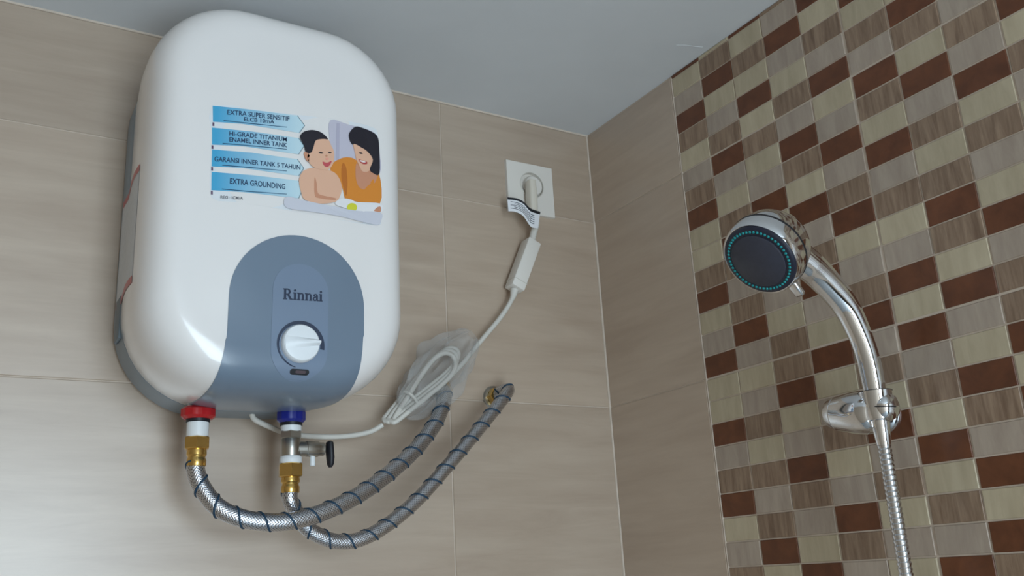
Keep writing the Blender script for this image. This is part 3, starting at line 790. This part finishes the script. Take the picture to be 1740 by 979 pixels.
# ------------------------------------------------------------------ shower
SY = -.5083
hb = Vector((-.0492, SY, 0))
hold = thing('shower_holder', (0, SY+.036, 1.658), 'chrome wall bracket gripping the foot of the hand shower', 'bracket')
a0, a1 = atx(1487, 700, -.047), atx(1404, 704, -.047)
av = (a1-a0); AL = av.length; av.normalize()
MB().lathe([(.0120, -.004), (.0190, -.003), (.0215, .0), (.0228, .010), (.0226, .022), (.0212, AL*.50), (.0192, AL*.68), (.0187, AL*.715), (.0181, AL*.722), (.0181, AL*.728), (.0184, AL*.735), (.0158, AL*.87), (.0118, AL*.95), (.006, AL*.99), (0, AL)], a0, av, 40).build('bracket_body', MT['chrome'], hold, smooth=40)
wp = a0+av*.026
MB().lathe([(.0205, 0), (.0212, .002), (.0195, .006), (.0155, .010), (.0145, .020), (.0150, .032)], (0, wp.y, wp.z), (-1,0,0), 32).build('wall_flange', MT['chrome'], hold, smooth=40)
cl = MB().lathe([(.0105, .0), (.0125, .001), (.0146, .006), (.0158, .018), (.0164, .0285), (.0166, .030), (.0158, .0308), (.0135, .0308), (.0128, .027)], (hb.x, SY, 1.6445), (.0, 0, 1), 36).build('holder_cup', MT['chrome'], hold, smooth=40)
MB().lathe([(.0160, 0), (.0172, .0006), (.0160, .0012)], (hb.x, SY, 1.6742), (0,0,1), 36, ring=True).build('cup_rim', MT['seam'], cl, smooth=40)
c0 = atx(1503, 692, -.047)
cap = MB().lathe([(.0150, -.012), (.0152, .0), (.0145, .005), (.0120, .0095), (.0070, .0122), (0, .0130)], c0, -av, 32).build('end_cap', MT['chrome'], hold, smooth=40)
MB().tube([c0-av*h_+Vector((-1,0,0))*r_ for r_, h_ in ((.0153, 0), (.0147, .005), (.0122, .0095), (.0072, .0124), (0, .0133))], .0007, 6).build('slit', MT['seam'], cap)
hs = thing('hand_shower', (hb.x, SY, 1.648), 'chrome hand shower with dark face and turquoise nozzle ring', 'shower head')
hpts = [at(1490, 706, SY), at(1488, 680, SY), at(1484, 652, SY), at(1474, 606, SY), at(1457.5, 560, SY), at(1434.5, 516, SY), at(1398, 473, SY), at(1370, 447, SY), at(1352, 432, SY)]
hpath = catmull(hpts, 10)
def hrad(i, L):
    s = i/(len(hpath)-1)
    return .0098+.0022*min(1, s*3.2)+.0042*max(0, min(1, (s-.45)/.4)) 
MB().tube(hpath, hrad, 28).build('handle', MT['chrome'], hs, smooth=60)
fn = Vector((-.765, -.03, -.646)).normalized()
fc = at(1291, 441, SY-.002)
head = MB().lathe([(.0365, -.0002), (.0388, .0006), (.0402, -.002), (.0410, -.007), (.0410, -.0160), (.0400, -.0175), (.0404, -.0180), (.0396, -.0260), (.0370, -.0360), (.0310, -.0460), (.0215, -.0530), (.0110, -.0560), (0, -.0565)], fc, fn, 56).build('head', MT['chrome'], hs, smooth=30)
MB().lathe([(.0400, -.0012), (.0413, -.0010), (.0413, .0010), (.0400, .0012)], fc-fn*.0170, fn, 56, ring=True).build('head_seam', MT['seam'], head, smooth=40)
MB().lathe([(.0374, -.003), (.0374, .0010), (.0362, .0022), (.0345, .0026), (0, .0036)], fc, fn, 48).build('spray_face', mat('dark_navy_face_rim', srgb(34,38,54), .35), hs, smooth=40)
MB().lathe([(.0285, 0), (.0285, .0012), (.0275, .002), (0, .0028)], fc+fn*.0026, fn, 48).build('spray_disc', MT['face'], hs, smooth=40)
fu = (Vector((0,1,0))-fn*fn.y).normalized(); fw = fn.cross(fu)
mb = MB()
for k in range(52):
    a = 2*PI*k/52; mb.lathe([(.0016, 0), (.0015, .0012), (.0010, .0019), (0, .002)], fc+fn*.0018+(fu*math.cos(a)+fw*math.sin(a))*.0322, fn, 8)
mb.build('nozzle_ring', MT['teal'], hs, smooth=60)
sel = at(1352, 490, SY-.01)
mb = MB(); sd = (at(1362, 505, SY-.01)-at(1341, 478, SY-.01)).normalized()
bevel_box(mb, sel, (.019, .011, .006), (sd, Vector((0,1,0)), sd.cross(Vector((0,1,0))).normalized()), .0024).build('selector_tab', MT['chrome'], hs, smooth=50)
# metal shower hose
sh = thing('shower_hose', (hb.x, SY, .80), 'thin ribbed metal hose hanging from the hand shower', 'hose')
MB().lathe([(.0066, 0), (.0072, .002), (.0086, .016), (.0094, .024), (.0094, .026), (.0080, .027)], (hb.x, SY, 1.6195), (0,0,1), 28).build('hose_nut', MT['chrome'], sh, smooth=40)
straight = [Vector((hb.x, SY, 1.625-.0013*k)) for k in range(int((1.625-.86)/.0013))]
zb = straight[-1].z
bend = [Vector((hb.x, SY-.05+.05*math.cos(a), zb-.05*math.sin(a))) for a in [PI*k/90 for k in range(1, 91)]]
up = [Vector((hb.x+.048*min(1, k/40)**2*(1 if k < 60 else 1), SY-.10, zb+.0015*k)) for k in range(1, 61)]
full = straight+bend+up
MB().tube(full, lambda i, L: .0064+.0006*(1, .55, -.6, .55)[i % 4], 14).build('ribbed_tube', MT['chrome2'], sh, smooth=80)
